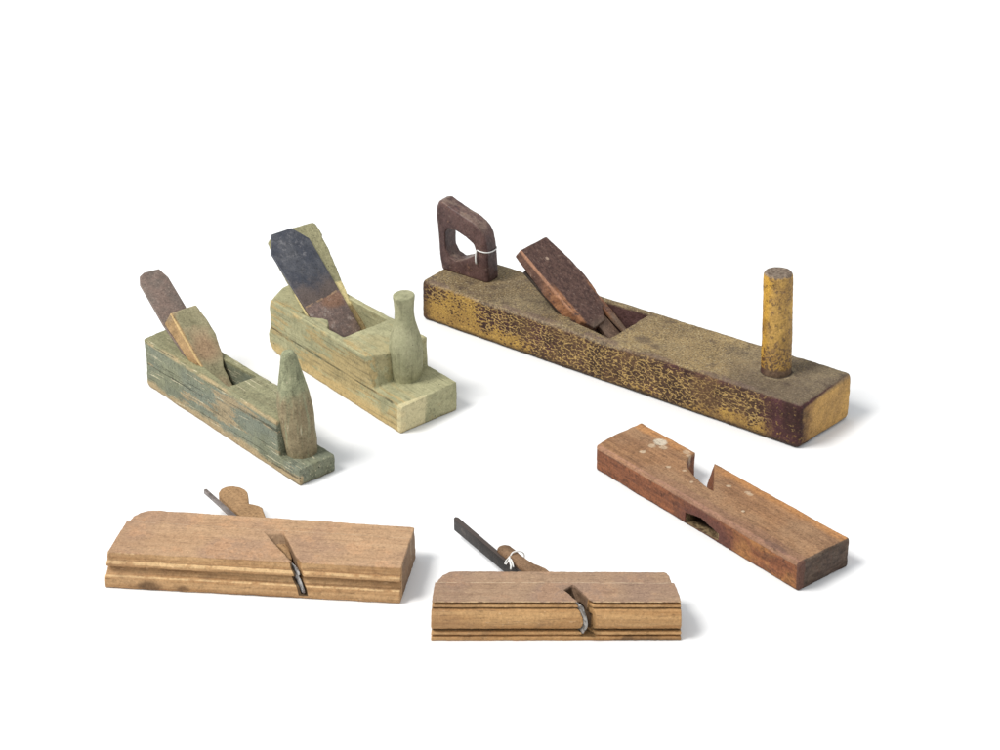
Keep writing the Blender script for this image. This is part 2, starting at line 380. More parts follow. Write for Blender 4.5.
def m_steel(name, a, b, rust=None, rustmask=None, rough=.5, metallic=.35):
    n = N(name, rough, metallic, .4)
    mid = n.noise(45, 6, .7); fine = n.noise(260, 4, .7)
    c = n.mix(n.step(mid, .35, .65), a, b)
    c = n.mix(n.mul(n.step(fine, .55, .70), .45), c, tuple(min(1, x * 2.4 + .02) for x in a))
    if rust:
        f = rustmask(n, mid)
        r = n.mix(n.step(n.noise(90, 5, .7), .35, .65), rust, tuple(x * .55 for x in rust))
        r = n.mix(n.mul(n.step(n.noise(55, 4, .7), .60, .68), .6), r, tuple(min(1, x * 1.7 + .05) for x in rust))
        c = n.mix(f, c, r)
    c = vary(n, c, .35, 110)
    return n.done(c, n.add(mid, fine), .5, .0007, n.step(mid, .3, .7, rough - .1, rough + .15))

def m_rabbet():
    L, W, H = .3219, .0754, .034
    n = N('reddish_worn_wood', .62, 0, .15)
    mid = n.noise(34, 5, .65); fine = n.noise(240, 4, .7); big = n.noise(11, 4, .6)
    gr = n.noise(1, 6, .6, n.map((8, 150, 150), (0, 0, math.radians(2))))
    top = n.mix(n.step(gr, .3, .7), (.37, .200, .100), (.235, .122, .062))
    top = n.mix(n.mul(n.step(big, .45, .62), .55), top, (.36, .225, .13))
    top = n.mix(n.mul(n.step(n.noise(1, 4, .65, n.map((9, 34, 34), loc=(2, 1, 0))), .50, .64), .5), top, (.20, .105, .058))
    por = n.noise(1, 3, .6, n.map((50, 650, 650)))
    top = n.mix(n.mul(n.step(por, .58, .68), .35), top, (.15, .07, .04))
    org = n.mul(n.step(n.add(n.Y, n.mul(n.sub(mid, .5), .014)), .061, .070), n.step(n.X, .11, .16))
    org = n.mx(org, n.mul(n.step(n.add(n.Y, n.mul(n.sub(mid, .5), .02)), .060, .068), n.step(n.X, .10, .06)))
    top = n.mix(n.mul(org, .7), top, (.50, .235, .085))
    dk = n.mul(n.step(n.add(n.Y, n.mul(n.sub(gr, .5), .03)), .018, .010), n.step(n.X, .03, .16))
    top = n.mix(n.mul(dk, .45), top, (.20, .105, .075))
    side = n.mix(n.step(gr, .35, .65), (.275, .105, .048), (.155, .058, .030))
    side = n.mix(n.mul(n.step(fine, .52, .64), .55), side, (.07, .028, .018))
    so = n.mul(n.step(n.add(n.X, n.mul(n.sub(mid, .5), .05)), .205, .225), n.step(n.noise(24, 4), .36, .55))
    side = n.mix(n.mul(so, .7), side, (.40, .190, .065))
    side = n.mix(n.mul(n.step(n.noise(60, 5, .75), .52, .64), .5), side, (.075, .034, .022))
    isTop = n.step(n.add(n.Z, n.mul(n.sub(mid, .5), .003)), H - .0046, H - .0028)
    c = n.mix(isTop, side, top)
    # pinkish highlight painted along the rounded near arris
    e = n.add(n.math('ABSOLUTE', n.sub(n.Y, .0012)), n.math('ABSOLUTE', n.sub(n.Z, H - .0022)))
    c = n.mix(n.mul(n.step(e, .002, .0055, 1, 0), .55), c, (.45, .24, .17))
    wv = n.warpP(.008, 90); wv2 = n.warpP(.004, 170)
    for p, r, a in (((.045, .062, H), .0085, .9), ((.046, .049, H), .0045, .55), ((.0565, .056, H), .0050, .55), ((.0493, .031, H), .0038, .75),
                    ((.081, .0695, H), .0050, .5), ((.090, .066, H), .0042, .5), ((.1255, .0425, H), .0035, .7), ((.110, .038, H), .0028, .5), ((.093, .030, H), .0026, .6),
                    ((.1655, .053, H), .0030, .6), ((.188, .060, H), .0036, .45), ((.1925, .0595, H), .0030, .5), ((.2125, .028, H), .0024, .8), ((.120, .050, H), .0022, .5), ((.134,.027,H),.0024,.5)):
        c = n.mix(n.mul(n.spot((p[0] + .002, p[1] + .002, p[2] + .002), r * .95, .22, (1, 1.05, .3), wv2), a), c, (.60, .47, .33) if r < .008 else (.62, .54, .42))
    # dark stain round the mouth in the near edge
    hs = n.spot((.190, .0, .012), .032, .35, (.75, 1, 1.3), wv)
    c = n.mix(n.mul(n.mul(hs, n.step(n.Z, .0325, .029)), .78), c, (.10, .040, .035))
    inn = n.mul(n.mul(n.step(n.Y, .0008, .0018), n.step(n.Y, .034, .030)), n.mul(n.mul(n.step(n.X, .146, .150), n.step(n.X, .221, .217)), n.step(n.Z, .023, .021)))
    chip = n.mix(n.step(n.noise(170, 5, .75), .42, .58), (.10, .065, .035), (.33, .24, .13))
    chip = n.mix(n.step(n.Y, .008, .016), chip, (.045, .028, .018))  # mouth colour goes near black with depth, painted as shade
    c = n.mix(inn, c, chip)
    # grey weathered front end, brown rear
    fe = n.step(n.add(n.X, n.mul(n.sub(mid, .5), .003)), L - .0036, L - .0018)
    ec = n.mix(n.step(n.noise(1, 4, .65, n.map((200, 60, 200))), .40, .6), (.105, .078, .060), (.055, .040, .032))
    ec = n.mix(n.step(n.add(n.Y, n.mul(n.sub(mid, .5), .01)), .004, .008, 1, 0), ec, (.10, .05, .038))
    c = n.mix(n.mul(fe, .93), c, ec)
    c = n.mix(n.mul(n.step(n.noise(1, 4, .7, n.map((30, 190, 190))), .56, .64), .35), c, (.12, .06, .04))
    # torn dark sliver near the front lower-left of the face
    sl = n.spot((.288, .0075, H), .017, .3, (1, 4.2, .5), wv)
    c = n.mix(n.mul(sl, .65), c, (.15, .085, .065))
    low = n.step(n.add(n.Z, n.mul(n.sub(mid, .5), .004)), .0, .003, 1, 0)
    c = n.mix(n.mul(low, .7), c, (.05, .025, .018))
    c = vary(n, c, .28, 100, 5)
    return n.done(c, n.add(n.mul(gr, .8), n.add(fine, mid)), .35, .0008)

# ------------------------------------------------------------------ geometry helpers (metres, local to a plane)
def hull(bm, pts):
    b = bmesh.new(); vs = [b.verts.new(p) for p in pts]
    r = bmesh.ops.convex_hull(b, input=vs)
    junk = [e for e in r['geom_interior'] + r['geom_unused'] if isinstance(e, bmesh.types.BMVert)]
    if junk: bmesh.ops.delete(b, geom=list(set(junk)), context='VERTS')
    merge(bm, b)
def merge(bm, b):
    bmesh.ops.recalc_face_normals(b, faces=b.faces)
    mp = {v: bm.verts.new(v.co) for v in b.verts}
    for f in b.faces: bm.faces.new([mp[v] for v in f.verts])
    b.free()
def loft(bm, rings):
    """rings: lists of equal length; closed solid, capped"""
    b = bmesh.new(); rv = [[b.verts.new(p) for p in r] for r in rings]; k = len(rings[0])
    for i in range(len(rings) - 1):
        for j in range(k): b.faces.new((rv[i][j], rv[i][(j + 1) % k], rv[i + 1][(j + 1) % k], rv[i + 1][j]))
    b.faces.new(rv[0][::-1]); b.faces.new(rv[-1])
    merge(bm, b)
def prism(bm, poly, axis, a, b_):
    def p3(u, v, w): return {'x': (w, u, v), 'y': (u, w, v), 'z': (u, v, w)}[axis]
    loft(bm, [[p3(u, v, a) for u, v in poly], [p3(u, v, b_) for u, v in poly]])
def slab(bm, poly, c, k, t0, t1, xa, xb, side=-1):
    """solid on the slanted plane z = c - k x; poly in (x, y); thickness t0 at xa .. t1 at xb, behind the face"""
    nrm = Vector((k, 0, 1)).normalized() * side
    fr, bk = [], []
    for x, y in poly:
        t = t0 + (t1 - t0) * min(1, max(0, (x - xa) / (xb - xa)))
        p = Vector((x, y, c - k * x)); fr.append(p); bk.append(p + nrm * t)
    loft(bm, [fr, bk])
def lathe(bm, prof, top_shift=(0, 0), seg=40, sq=None):
    """prof: list of (z, r, cx, cy)"""
    rings = []
    for z, r, cx, cy in prof:
        rings.append([(cx + r * math.cos(2 * math.pi * i / seg), cy + r * math.sin(2 * math.pi * i / seg), z) for i in range(seg)])
    loft(bm, rings)
def to_mesh(bm, name):
    me = bpy.data.meshes.new(name); bm.to_mesh(me); bm.free(); return me
def tube(bm, pts, r, seg=8, closed=False):
    P = [Vector(p) for p in pts]; n = len(P); rings = []
    for i, p in enumerate(P):
        a = P[(i - 1) % n] if (closed or i > 0) else p
        b = P[(i + 1) % n] if (closed or i < n - 1) else p
        t = (b - a).normalized(); u = t.cross(Vector((.3, .2, 1))).normalized(); v = t.cross(u)
        rings.append([p + (u * math.cos(2 * math.pi * k / seg) + v * math.sin(2 * math.pi * k / seg)) * r for k in range(seg)])
    b_ = bmesh.new(); rv = [[b_.verts.new(q) for q in rg] for rg in rings]
    for i in range(n if closed else n - 1):
        for k in range(seg):
            b_.faces.new((rv[i][k], rv[i][(k + 1) % seg], rv[(i + 1) % n][(k + 1) % seg], rv[(i + 1) % n][k]))
    if not closed: b_.faces.new(rv[0][::-1]); b_.faces.new(rv[-1])
    merge(bm, b_)

_tex = {}
def cloud(size, depth=3):
    k = (size, depth)
    if k not in _tex:
        t = bpy.data.textures.new('wear_%d' % len(_tex), 'CLOUDS'); t.noise_scale = size; t.noise_depth = depth; _tex[k] = t
    return _tex[k]

# slight real skew of each hand-made body: how far each box corner is off square, in metres
SKEW = {
 'jointer': ((.5985, .1132, .0601), {(0,0,1):(5.3,-1.1),(1,0,1):(-2.7,-2.4),(1,1,1):(.9,3.7),(1,0,0):(-4,2),(1,1,0):(5.4,-.9),(0,0,0):(2.7,.9),(0,1,1):(-6.3,-2.8),(0,1,0):(-6.3,-2.8)}),
 'rabbet': ((.3219, .0754, .034), {(0,0,1):(4.3,-2.2),(0,0,0):(1.2,1.5),(0,1,1):(-6.9,2.7),(1,0,1):(1.5,-2.7),(1,0,0):(.3,-.6),(1,1,1):(-1.4,1.2),(1,1,0):(.2,.9),(0,1,0):(-6.9,2.7)}),
 'long_mould': ((.3072, .0913, .0403), {(0,0,1):(1.1,.2),(0,0,0):(-3.2,-3.2),(1,0,1):(-.1,4),(1,0,0):(-1.3,1.6),(0,1,1):(3.1,0),(1,1,1):(1.1,-3.1),(0,1,0):(3.1,0),(1,1,0):(1.1,-3.1)}),
 'short_mould': ((.2436, .0586, .0449), {(0,0,1):(-.9,.4),(0,0,0):(-1.8,-.7),(1,0,1):(.7,.8),(1,0,0):(1.8,.5),(0,1,1):(2.8,.2),(1,1,1):(-2.7,-1.3),(0,1,0):(2.8,.2),(1,1,0):(-2.7,-1.3)}),
 'olive': ((.293, .0857, .0371), {(1,0,0):(2.4,-3),(1,0,1):(6.5,-2.4),(1,1,1):(-6,4),(1,1,0):(-2.2,.5),(0,0,0):(-1.6,1.8),(0,0,1):(-1.6,1.8),(0,1,0):(-1.6,1.8),(0,1,1):(-6,4)}),
 'narrow': ((.3335, .051, .0218), {(1,0,0):(.8,-.4),(1,0,1):(1,-.5),(1,1,1):(-.9,.6),(1,1,0):(-.8,.2),(0,0,0):(-.2,.2),(0,0,1):(-.2,.2),(0,1,0):(-.2,.2),(0,1,1):(-.9,.6)}),
}
def skew(me, key):
    (L, W, H), off = SKEW[key]
    n = len(me.vertices); co = np.empty(n * 3, 'f'); me.vertices.foreach_get('co', co); co = co.reshape(-1, 3)
    A = [np.clip(co[:, 0] / L, 0, 1), np.clip(co[:, 1] / W, 0, 1), np.clip(co[:, 2] / H, 0, 1)]
    d = np.zeros((n, 2))
    for k, o in off.items():
        w = np.ones(n)
        for j in range(3): w *= A[j] if k[j] else 1 - A[j]
        d += w[:, None] * np.array(o) * mm
    co[:, :2] += d
    me.vertices.foreach_set('co', co.ravel()); me.update()

def part(name, bm, mat, parent, key, cut=None, bevel=0.0, voxel=0.0, wear=((.02, .0006), (.006, .0003)), seg=3, smooth=2, angle=35, union=None, solo=None, post=None):
    me = to_mesh(bm, name); o = bpy.data.objects.new(name, me); COL.objects.link(o)
    tmp = []
    if bevel:
        m = o.modifiers.new('bev', 'BEVEL'); m.width = bevel; m.segments = seg; m.limit_method = 'ANGLE'; m.angle_limit = math.radians(angle)
    for i, c in enumerate(union or []):
        cm = to_mesh(c, 'piece'); co = bpy.data.objects.new('piece', cm); COL.objects.link(co); tmp.append(co)
        m = o.modifiers.new('u%d' % i, 'BOOLEAN'); m.operation = 'UNION'; m.solver = 'EXACT'; m.object = co
    if cut:
        for i, c in enumerate(cut if isinstance(cut, list) else [cut]):
            cm = to_mesh(c, 'cutter'); co = bpy.data.objects.new('cutter', cm); COL.objects.link(co); tmp.append(co)
            m = o.modifiers.new('b%d' % i, 'BOOLEAN'); m.operation = 'DIFFERENCE'; m.solver = 'EXACT'; m.object = co
    for i, c in enumerate(post or []):
        cm = to_mesh(c, 'piece'); co = bpy.data.objects.new('piece', cm); COL.objects.link(co); tmp.append(co)
        m = o.modifiers.new('p%d' % i, 'BOOLEAN'); m.operation = 'UNION'; m.solver = 'EXACT'; m.object = co
    if voxel:
        m = o.modifiers.new('rm', 'REMESH'); m.mode = 'VOXEL'; m.voxel_size = voxel; m.use_smooth_shade = True
        if smooth:
            m = o.modifiers.new('sm', 'SMOOTH'); m.iterations = smooth; m.factor = .5
        for s, a in wear:
            m = o.modifiers.new('ds', 'DISPLACE'); m.texture = cloud(s); m.strength = a * 2; m.mid_level = .5; m.texture_coords = 'LOCAL'
    dg = bpy.context.evaluated_depsgraph_get()
    ev = o.evaluated_get(dg); nm = bpy.data.meshes.new_from_object(ev); nm.name = name
    o.modifiers.clear(); old = o.data; o.data = nm; bpy.data.meshes.remove(old)
    for t in tmp:
        m_ = t.data; bpy.data.objects.remove(t); bpy.data.meshes.remove(m_)
    if key: skew(nm, key)
    nm.materials.clear(); nm.materials.append(mat)
    for p in nm.polygons: p.use_smooth = True
    if solo:                                    # a thing that is one mesh: it takes the place of its Empty
        o.location = parent.location; o.rotation_euler = parent.rotation_euler
        for k in parent.keys(): o[k] = parent[k]
        bpy.data.objects.remove(parent); o.name = solo; o.data.name = solo
        return o
    o.parent = parent
    return o

def thing(name, label, cat, x, y, yaw, group=None):
    o = bpy.data.objects.new(name, None); COL.objects.link(o); o.empty_display_size = .05
    o.location = (x, y, 0); o.rotation_euler = (0, 0, yaw); o['label'] = label; o['category'] = cat
    if group: o['group'] = group
    bpy.context.view_layer.update()
    return o
BM = bmesh.new
G_M = 'moulding planes lying on their sides'
G_S = 'green painted bench planes with front horns'

# ================================================================== 1. long ochre jointer plane
J = thing('jointer_plane', 'long plane in crackled ochre and maroon paint with rear handle and round front peg', 'hand plane', -.1109, 2.1489, -.6769)
b = BM(); L, W, H = .5985, .1132, .0601
prism(b, [(0, 0), (L, 0), (L, W), (0, W)], 'z', 0, H)
c = BM(); hull(c, [(.236, .0250, .075), (.236, .0985, .075), (.3125, .0105, .075), (.3140, .1010, .075), (.236, .0250, .060), (.236, .0985, .060), (.3125, .0105, .060), (.3140, .1010, .060), (.286, .020, .012), (.298, .016, .012), (.286, .098, .012), (.298, .100, .012)])
part('body', b, m_jointer(), J, 'jointer', c, .0068, .0011, ((.03, .0008), (.007, .00050)), seg=4)
# handle
b = BM()
out = [(1, 58), (-3, 80), (-5, 110), (-7.5, 134), (-7, 150), (-3, 158), (4, 160), (13, 156.5), (34, 149.5), (54, 144), (64, 139.5), (71.5, 133.5), (76.5, 126), (79.5, 116), (81.5, 103), (83, 80), (84, 58)]
inn = [(8.5, 102), (8.5, 116), (13, 123), (25, 124), (47, 117.5), (59, 111), (62.5, 104), (62, 96), (53, 90), (40, 83), (27, 78), (15, 81), (9, 90)]
prism(b, [(x * mm, z * mm) for x, z in out], 'y', .048, .0755)
c = BM(); prism(c, [(x * mm, z * mm) for x, z in inn], 'y', .03, .09)
# cutter in its own object, hole edges softened by the voxel pass
part('handle', b, m_maroon('maroon_handle_paint'), J, 'jointer', c, .0042, .0010, ((.02, .0005), (.006, .0003)), smooth=6, angle=50)
b = BM(); r = .0176
lathe(b, [(.050, r, .5256, .0603), (.062, r + .0006, .5254, .0603), (.12, r, .5225, .0603), (.181, r - .0002, .5188, .0603), (.187, r - .0006, .5186, .0603), (.1895, r - .0026, .5185, .0603)])
part('front_peg', b, m_peg(), J, 'jointer', None, 0, .0010, ((.02, .0006), (.005, .0003)))
# wedge
b = BM(); cw, kw = .2478, .74
slab(b, [(.1535, .028), (.206, .0265), (.236, .0285), (.254, .031), (.268, .042), (.2665, .069), (.250, .084), (.232, .0945), (.212, .0975), (.190, .0955), (.1545, .0885)], cw, kw, .0150, .0192, .153, .174)
slab(b, [(.236, .0815), (.236, .0930), (.262, .0935), (.295, .0905), (.295, .0850), (.262, .0830)], cw - .0012, kw, .008, .006, .24, .30)
part('wedge', b, m_jointer_wedge(), J, 'jointer', None, .0016, .0009, ((.02, .0006), (.006, .0003)), smooth=3)
# iron under the wedge, with its slot showing below the wedge
b = BM(); nrm = Vector((kw, 0, 1)).normalized()
slab(b, [(.160, .0285), (.282, .0285), (.282, .094), (.160, .094)], .2240, .74, .004, .004, .1, .3)
c = BM(); slab(c, [(.240, .047), (.290, .047), (.290, .056), (.240, .056)], .2330, .74, .012, .012, .1, .3)
ir = part('iron', b, m_steel('brown_rusted_steel', (.055, .038, .030), (.030, .022, .018)), J, 'jointer', c, .0006, 0)
b = BM(); slab(b, [(.246, .0560), (.289, .0560), (.289, .0800), (.246, .0800)], .2410, .74, .0060, .0060, .1, .3)
part('cap_iron', b, m_steel('brown_cap_steel', (.24, .155, .105), (.14, .09, .065)), J, 'jointer', None, .0008, 0)
# thin white string tied round the handle post
def string_mat():
    n = N('white_string', .8, 0, .2)
    return n.done((.80, .79, .76), n.noise(600, 2), .5, .0005)
SM = string_mat()
S = thing('string', 'thin white string loop tied round the front post of the maroon handle', 'string', -.1109, 2.1489, -.6769)
b = BM()
def rr(cx, cy, hx, hy, n=28, p=3.2):
    for i in range(n):
        a = 2 * math.pi * i / n; ca, sa = math.cos(a), math.sin(a)
        rr_ = (abs(ca) ** p + abs(sa) ** p) ** (-1 / p); yield cx + hx * ca * rr_, cy + hy * sa * rr_
tube(b, [(x, y, .1045 - .08 * (x - .064) + .0006 * math.sin(160 * (x + y))) for x, y in rr(.0726, .0618, .0106, .0150)], .00085, closed=True)
tube(b, [(.0650, .0460, .1045), (.0652, .0452, .101), (.0648, .0450, .095), (.0650, .0452, .089), (.0654, .0455, .085)], .0012)
part('loop', b, SM, S, 'jointer', solo='string')

# ================================================================== 2. olive smoothing plane
x0, y0, yw = -.3061, 2.0485, -.8811
O = thing('smoothing_plane', 'wide pale olive bench plane with broad dark steel iron and bottle shaped front horn', 'hand plane', x0, y0, yw, G_S)
b = BM(); W = .0857; L = .293; SH = .0371
# lower slab, then the taller block behind the front step
rings = []
for y, bx, nx in ((0, .0045, .217), (.010, -.002, .2235), (.024, -.012, .2325), (.034, -.0185, .2340), (.060, -.0230, .2345), (W + .0015, -.0245, .2345)):
    rings.append([(bx + .014, y, 0), (bx + .001, y, .0035), (bx - .005, y, .012), (bx - .0055, y, .024), (bx - .0005, y, .0345), (bx + .0012, y, .047), (bx + .0005, y, .062), (bx + .003, y, .0735), (bx + .008, y, .0768),
                  (nx, y, .0768), ((nx * 2 + .2345) / 3, y, .060), (.2345, y, SH), (L, y, SH), (L, y, 0)])
loft(b, rings)
cut = []
c = BM(); loft(c, [[(x, y, z) for x, z in ((.064, .09), (.066, .076), (.132, .012), (.150, .012), (.161, .076), (.163, .09))] for y in (.0100, .0790)]); cut.append(c)
# shallow scribed groove along the near side at shelf height
c = BM(); loft(c, [[(x, y, z) for y, z in ((-.01, .0368), (.0020, .0366), (.0020, .0346), (-.01, .0344))] for x in (-.04, L - .014)]); cut.append(c)
ab = BM(); prism(ab, [(.080, .006), (.0865, .0150), (.096, .0215), (.106, .0240), (.1130, .0205), (.122, .0125), (.136, .006)], 'z', .030, .0755)
GM = m_green('pale_olive_paint', (.440, .415, .245), (.325, .312, .182), (.53, .385, .175), .0765, W, L, crack=.35, grain=.55, groove=.0356, scratch=.12, streak=.95, lowbare=.016, endpatch=True)
part('body', b, GM, O, 'olive', cut, .0014, .0010, ((.03, .0009), (.008, .0004)), smooth=3, post=[ab])
b = BM()
HM = m_horn('olive_horn_paint', (.400, .385, .240), (.315, .31, .185), grain=.5)
cx, cy = .2375, .0505
prof = [(.030, .0190), (.038, .0198), (.050, .0212), (.064, .0220), (.078, .0222), (.086, .0212), (.094, .0192), (.102, .0166), (.110, .0143), (.118, .0130), (.127, .0125), (.137, .0131), (.1455, .0143), (.1475, .0141)]
lathe(b, [(z, r * .97, cx - .0015 * (z - .03) / .1, cy) for z, r in prof])
part('horn', b, HM, O, 'olive', None, 0, .0009, ((.03, .0007), (.008, .0002)))
b = BM()
slab(b, [(-.0210, .0300), (-.0235, .0500), (-.0225, .0935), (-.0195, .0965), (-.0050, .0970), (-.0030, .0945), (.0140, .0930), (.072, .0810), (.125, .0790), (.125, .0120), (.078, .0118), (.004, .0142), (-.0165, .0190)], .1330, .75, .0060, .003, -.02, .125)
WM2 = m_green('olive_wedge_paint', (.34, .315, .185), (.285, .265, .150), (.66, .56, .28), .5, .2, 1, streak=.2, bareface=(.046, .070))
part('wedge', b, WM2, O, 'olive', None, .0012, .0010, ((.02, .0007), (.007, .0005)))
b = BM()
slab(b, [(-.0185, .0255), (-.0190, .057), (-.001, .0725), (.078, .0705), (.116, .0690), (.1195, .060), (.1190, .040), (.111, .029), (.097, .0175), (.080, .0125), (.003, .0105)], .1385, .75, .0036, .0036, 0, .1)
def rm2(n, mid):
    return n.step(n.add(n.X, n.mul(n.sub(mid, .5), .006)), .0560, .0600)
mI = N('blue_black_and_rusty_steel', .5, .3, .4)
n = mI
mid = n.noise(38, 6, .7); fine = n.noise(250, 4, .7)
cc = n.mix(n.step(mid, .35, .65), (.055, .060, .078), (.100, .102, .115))
cc = n.mix(n.mul(n.step(fine, .56, .70), .45), cc, (.17, .16, .16))
br = n.mul(n.step(n.add(n.X, n.mul(n.sub(mid, .5), .06)), .030, .066), .6)
cc = n.mix(br, cc, (.16, .105, .075))
sc = n.mul(n.spot((.004, .046, .142), .026, .7, (1, 1, 1)), n.step(n.noise(150, 5, .8), .52, .62)); cc = n.mix(n.mul(sc, .5), cc, (.30, .29, .30))
lim = n.add(n.X, n.add(n.mul(n.sub(mid, .5), .005), n.mul(n.Y, .175)))
rs = n.step(lim, .0740, .0755)
rc = n.mix(n.step(n.noise(70, 5, .7), .38, .62), (.250, .170, .140), (.150, .108, .094))
rc = n.mix(n.mul(n.step(n.noise(90, 5, .75), .56, .66), .6), rc, (.40, .33, .29))
rc = n.mix(n.mul(n.spot((.0765, .063, .09), .013, .4, (1.3, .7, .8), n.warpP(.01, 90)), .5), rc, (.32, .15, .07))
cc = n.mix(rs, cc, rc)
ln = n.mul(n.step(n.math('ABSOLUTE', n.sub(lim, .0747)), .0006, .0014, 1, 0), n.step(n.noise(100, 2), .42, .55))
cc = n.mix(n.mul(ln, .8), cc, (.42, .27, .16))
cc = vary(n, cc, .3, 90)
part('iron', b, n.done(cc, n.add(mid, fine), .5, .0006), O, 'olive', None, .0007, 0)

# ================================================================== 3. narrow grey-green plane
R3 = thing('smoothing_plane', 'narrow weathered grey green bench plane with thick wedge, rusty iron and pointed front horn', 'hand plane', -.4489, 1.9463, -.8516, G_S)
W = .051; L = .3335; SH = .0218
b = BM()
loft(b, [[(x, y, z) for x, z in ((.004, 0), (-.0015, .004), (0, .0215), (.002, SH), (L, SH), (L, 0))] for y in (0, W)])
up = BM(); rings = []
for z, fx in ((.012, 0.0), (.024, 0.1), (.034, .5), (.0645, .9), (.0665, 1.0)):
    rings.append([(.0005 + .003 * min(1, fx * 1.6) - .003 * fx, .0006, z), (.2935 - .002 * fx, .0006, z), (.2935 - .002 * fx, .053, z), (-.006, .055, z), (-.006, .036, z)])
loft(up, rings)
cut = []
c = BM(); hull(c, [(.098, .0180, .08), (.098, .0430, .08), (.1815, .0085, .08), (.1815, .0480, .08), (.098, .0180, .0640), (.098, .0430, .0640), (.1812, .0085, .0640), (.1812, .0480, .0640), (.150, .0150, .016), (.164, .0130, .016), (.150, .0450, .016), (.164, .0460, .016)]); cut.append(c)
c = BM(); loft(c, [[(x, y, z) for y, z in ((-.004, .0250), (.0010, .0238), (-.004, .0226))] for x in (-.02, .288)]); cut.append(c)
G3 = m_green('grey_green_weathered_paint', (.235, .240, .155), (.160, .168, .112), (.42, .31, .175), .0665, W, L, scratch=.65, streak=.45, lowbare=.010, blue=(.185, .205, .165), greentop=(.33, .31, .175))
part('body', b, G3, R3, 'narrow', cut, .0012, .0010, ((.03, .0009), (.007, .0005)), union=[up])
# slivers of the stepped front that clasp the horn
b = BM()
prof = [(.018, .0185), (.022, .0190), (.040, .0200), (.063, .0206), (.080, .0206), (.092, .0197), (.104, .0172), (.114, .0150), (.124, .0128), (.134, .0106), (.142, .0088), (.1465, .0070), (.1478, .0045)]
lathe(b, [(z, r, .3005 - .0105 * ((z - .02) / .13) - .002 * math.sin((z - .02) * 20), .0275 - .003 * ((z - .02) / .13)) for z, r in prof], seg=11)
part('horn', b, m_horn('grey_green_horn_paint', (.33, .34, .21), (.225, .235, .145), (.27, .195, .115), .095), R3, 'narrow', None, 0, .0009, ((.03, .0010), (.008, .0004)), smooth=2)
b = BM()
slab(b, [(.0535, .0115), (.1060, .0100), (.118, .0130), (.128, .0190), (.154, .0200), (.154, .0360), (.124, .0390), (.112, .0460), (.0900, .0525), (.072, .0522), (.0535, .0490)], .1600, .80, .0270, .0150, .0535, .110)
WM3 = m_green('grey_green_wedge_paint', (.255, .225, .125), (.205, .185, .105), (.42, .27, .13), .5, .2, 1, streak=.8)
n = N('worn_wedge_paint', .7, 0, .12)
mid = n.noise(34, 5, .65); st = n.noise(1, 5, .6, n.map((12, 130, 130), (0, math.radians(38.7), 0)))
cc = n.mix(n.step(mid, .35, .65), (.345, .310, .190), (.260, .235, .140))
bare = n.mix(n.step(st, .35, .65), (.44, .27, .125), (.32, .19, .085))
h = n.add(n.Z, n.mul(n.X, .80))
fl = n.mx(n.step(n.add(h, n.mul(n.sub(mid, .5), .005)), .157, .159, 1, 0), n.step(n.add(n.Y, n.mul(n.sub(mid, .5), .006)), .0135, .0165, 1, 0))
cc = n.mix(n.mul(fl, .85), cc, bare)
cc = n.mix(n.mul(n.step(n.noise(22, 4), .48, .62), .55), cc, (.40, .29, .18))
cc = n.mix(n.mul(n.spot((.100, .030, .080), .018, .6), .6), cc, (.36, .20, .12))
cc = n.mix(n.mul(n.step(st, .58, .70), .4), cc, (.14, .11, .07))
cc = n.mix(n.mul(n.step(n.math('ABSOLUTE', n.sub(n.Y, .0122)), .0006, .0016, 1, 0), n.step(h, .1575, .1590)), cc, (.60, .42, .20))
part('wedge', b, n.done(vary(n, cc, .28, 120), n.add(st, mid), .35, .0008), R3, 'narrow', None, .0010, .0009, ((.02, .0006), (.006, .0003)))
b = BM()
slab(b, [(-.0370, .0310), (-.0360, .0520), (-.0220, .0565), (.020, .0535), (.070, .0470), (.128, .0460), (.128, .0120), (.070, .0130), (.033, .0122), (-.0240, .0170), (-.0340, .0230)], .1143, .60, .0036, .0036, 0, .1)
part('iron', b, m_steel('pink_brown_rusted_steel', (.165, .130, .108), (.225, .158, .128), None, None, .55, .2), R3, 'narrow', None, .0008, 0)

# ================================================================== 4. rabbet plane on its side
L, W, H = .3219, .0754, .034
Rb = thing('rabbet_plane', 'reddish brown rabbet plane block on its side with a curved V notch, no iron fitted', 'hand plane', .1085, 1.7336, -.9033)
b = BM()
prism(b, [(.0, .003), (.003, 0), (L, 0), (L, W), (.003, W), (.001, W - .02), (-.001, W * .5), (-.001, .02)], 'z', 0, H)
scoop = [(.086, .100), (.0930, .0745), (.0938, .067), (.0962, .0595), (.1015, .0520), (.108, .0465), (.117, .0422), (.127, .0385), (.140, .0352), (.152, .0332), (.1635, .0328), (.1600, .0372), (.124, .0745), (.105, .100)]
c = BM(); loft(c, [[(x + dx * (i > 8), y, z) for i, (x, y) in enumerate(scoop)] for z, dx in ((-.02, -.016), (.0335, 0), (.06, 0))]); cut = [c]
c = BM(); hull(c, [(.1520, -.004, .0015), (.1520, -.004, .0150), (.1530, .034, .0015), (.1530, .034, .0150), (.1620, .026, .0020), (.1620, .026, .0180), (.1760, .0100, .0190), (.1760, -.004, .0190), (.2080, -.004, .0022), (.2040, .0008, .0022), (.2100, -.004, .0120), (.2060, .0006, .0120)]); cut.append(c)
part('body', b, m_rabbet(), Rb, 'rabbet', cut, .0040, .0009, ((.03, .0009), (.007, .0004)), smooth=2, solo='rabbet_plane')

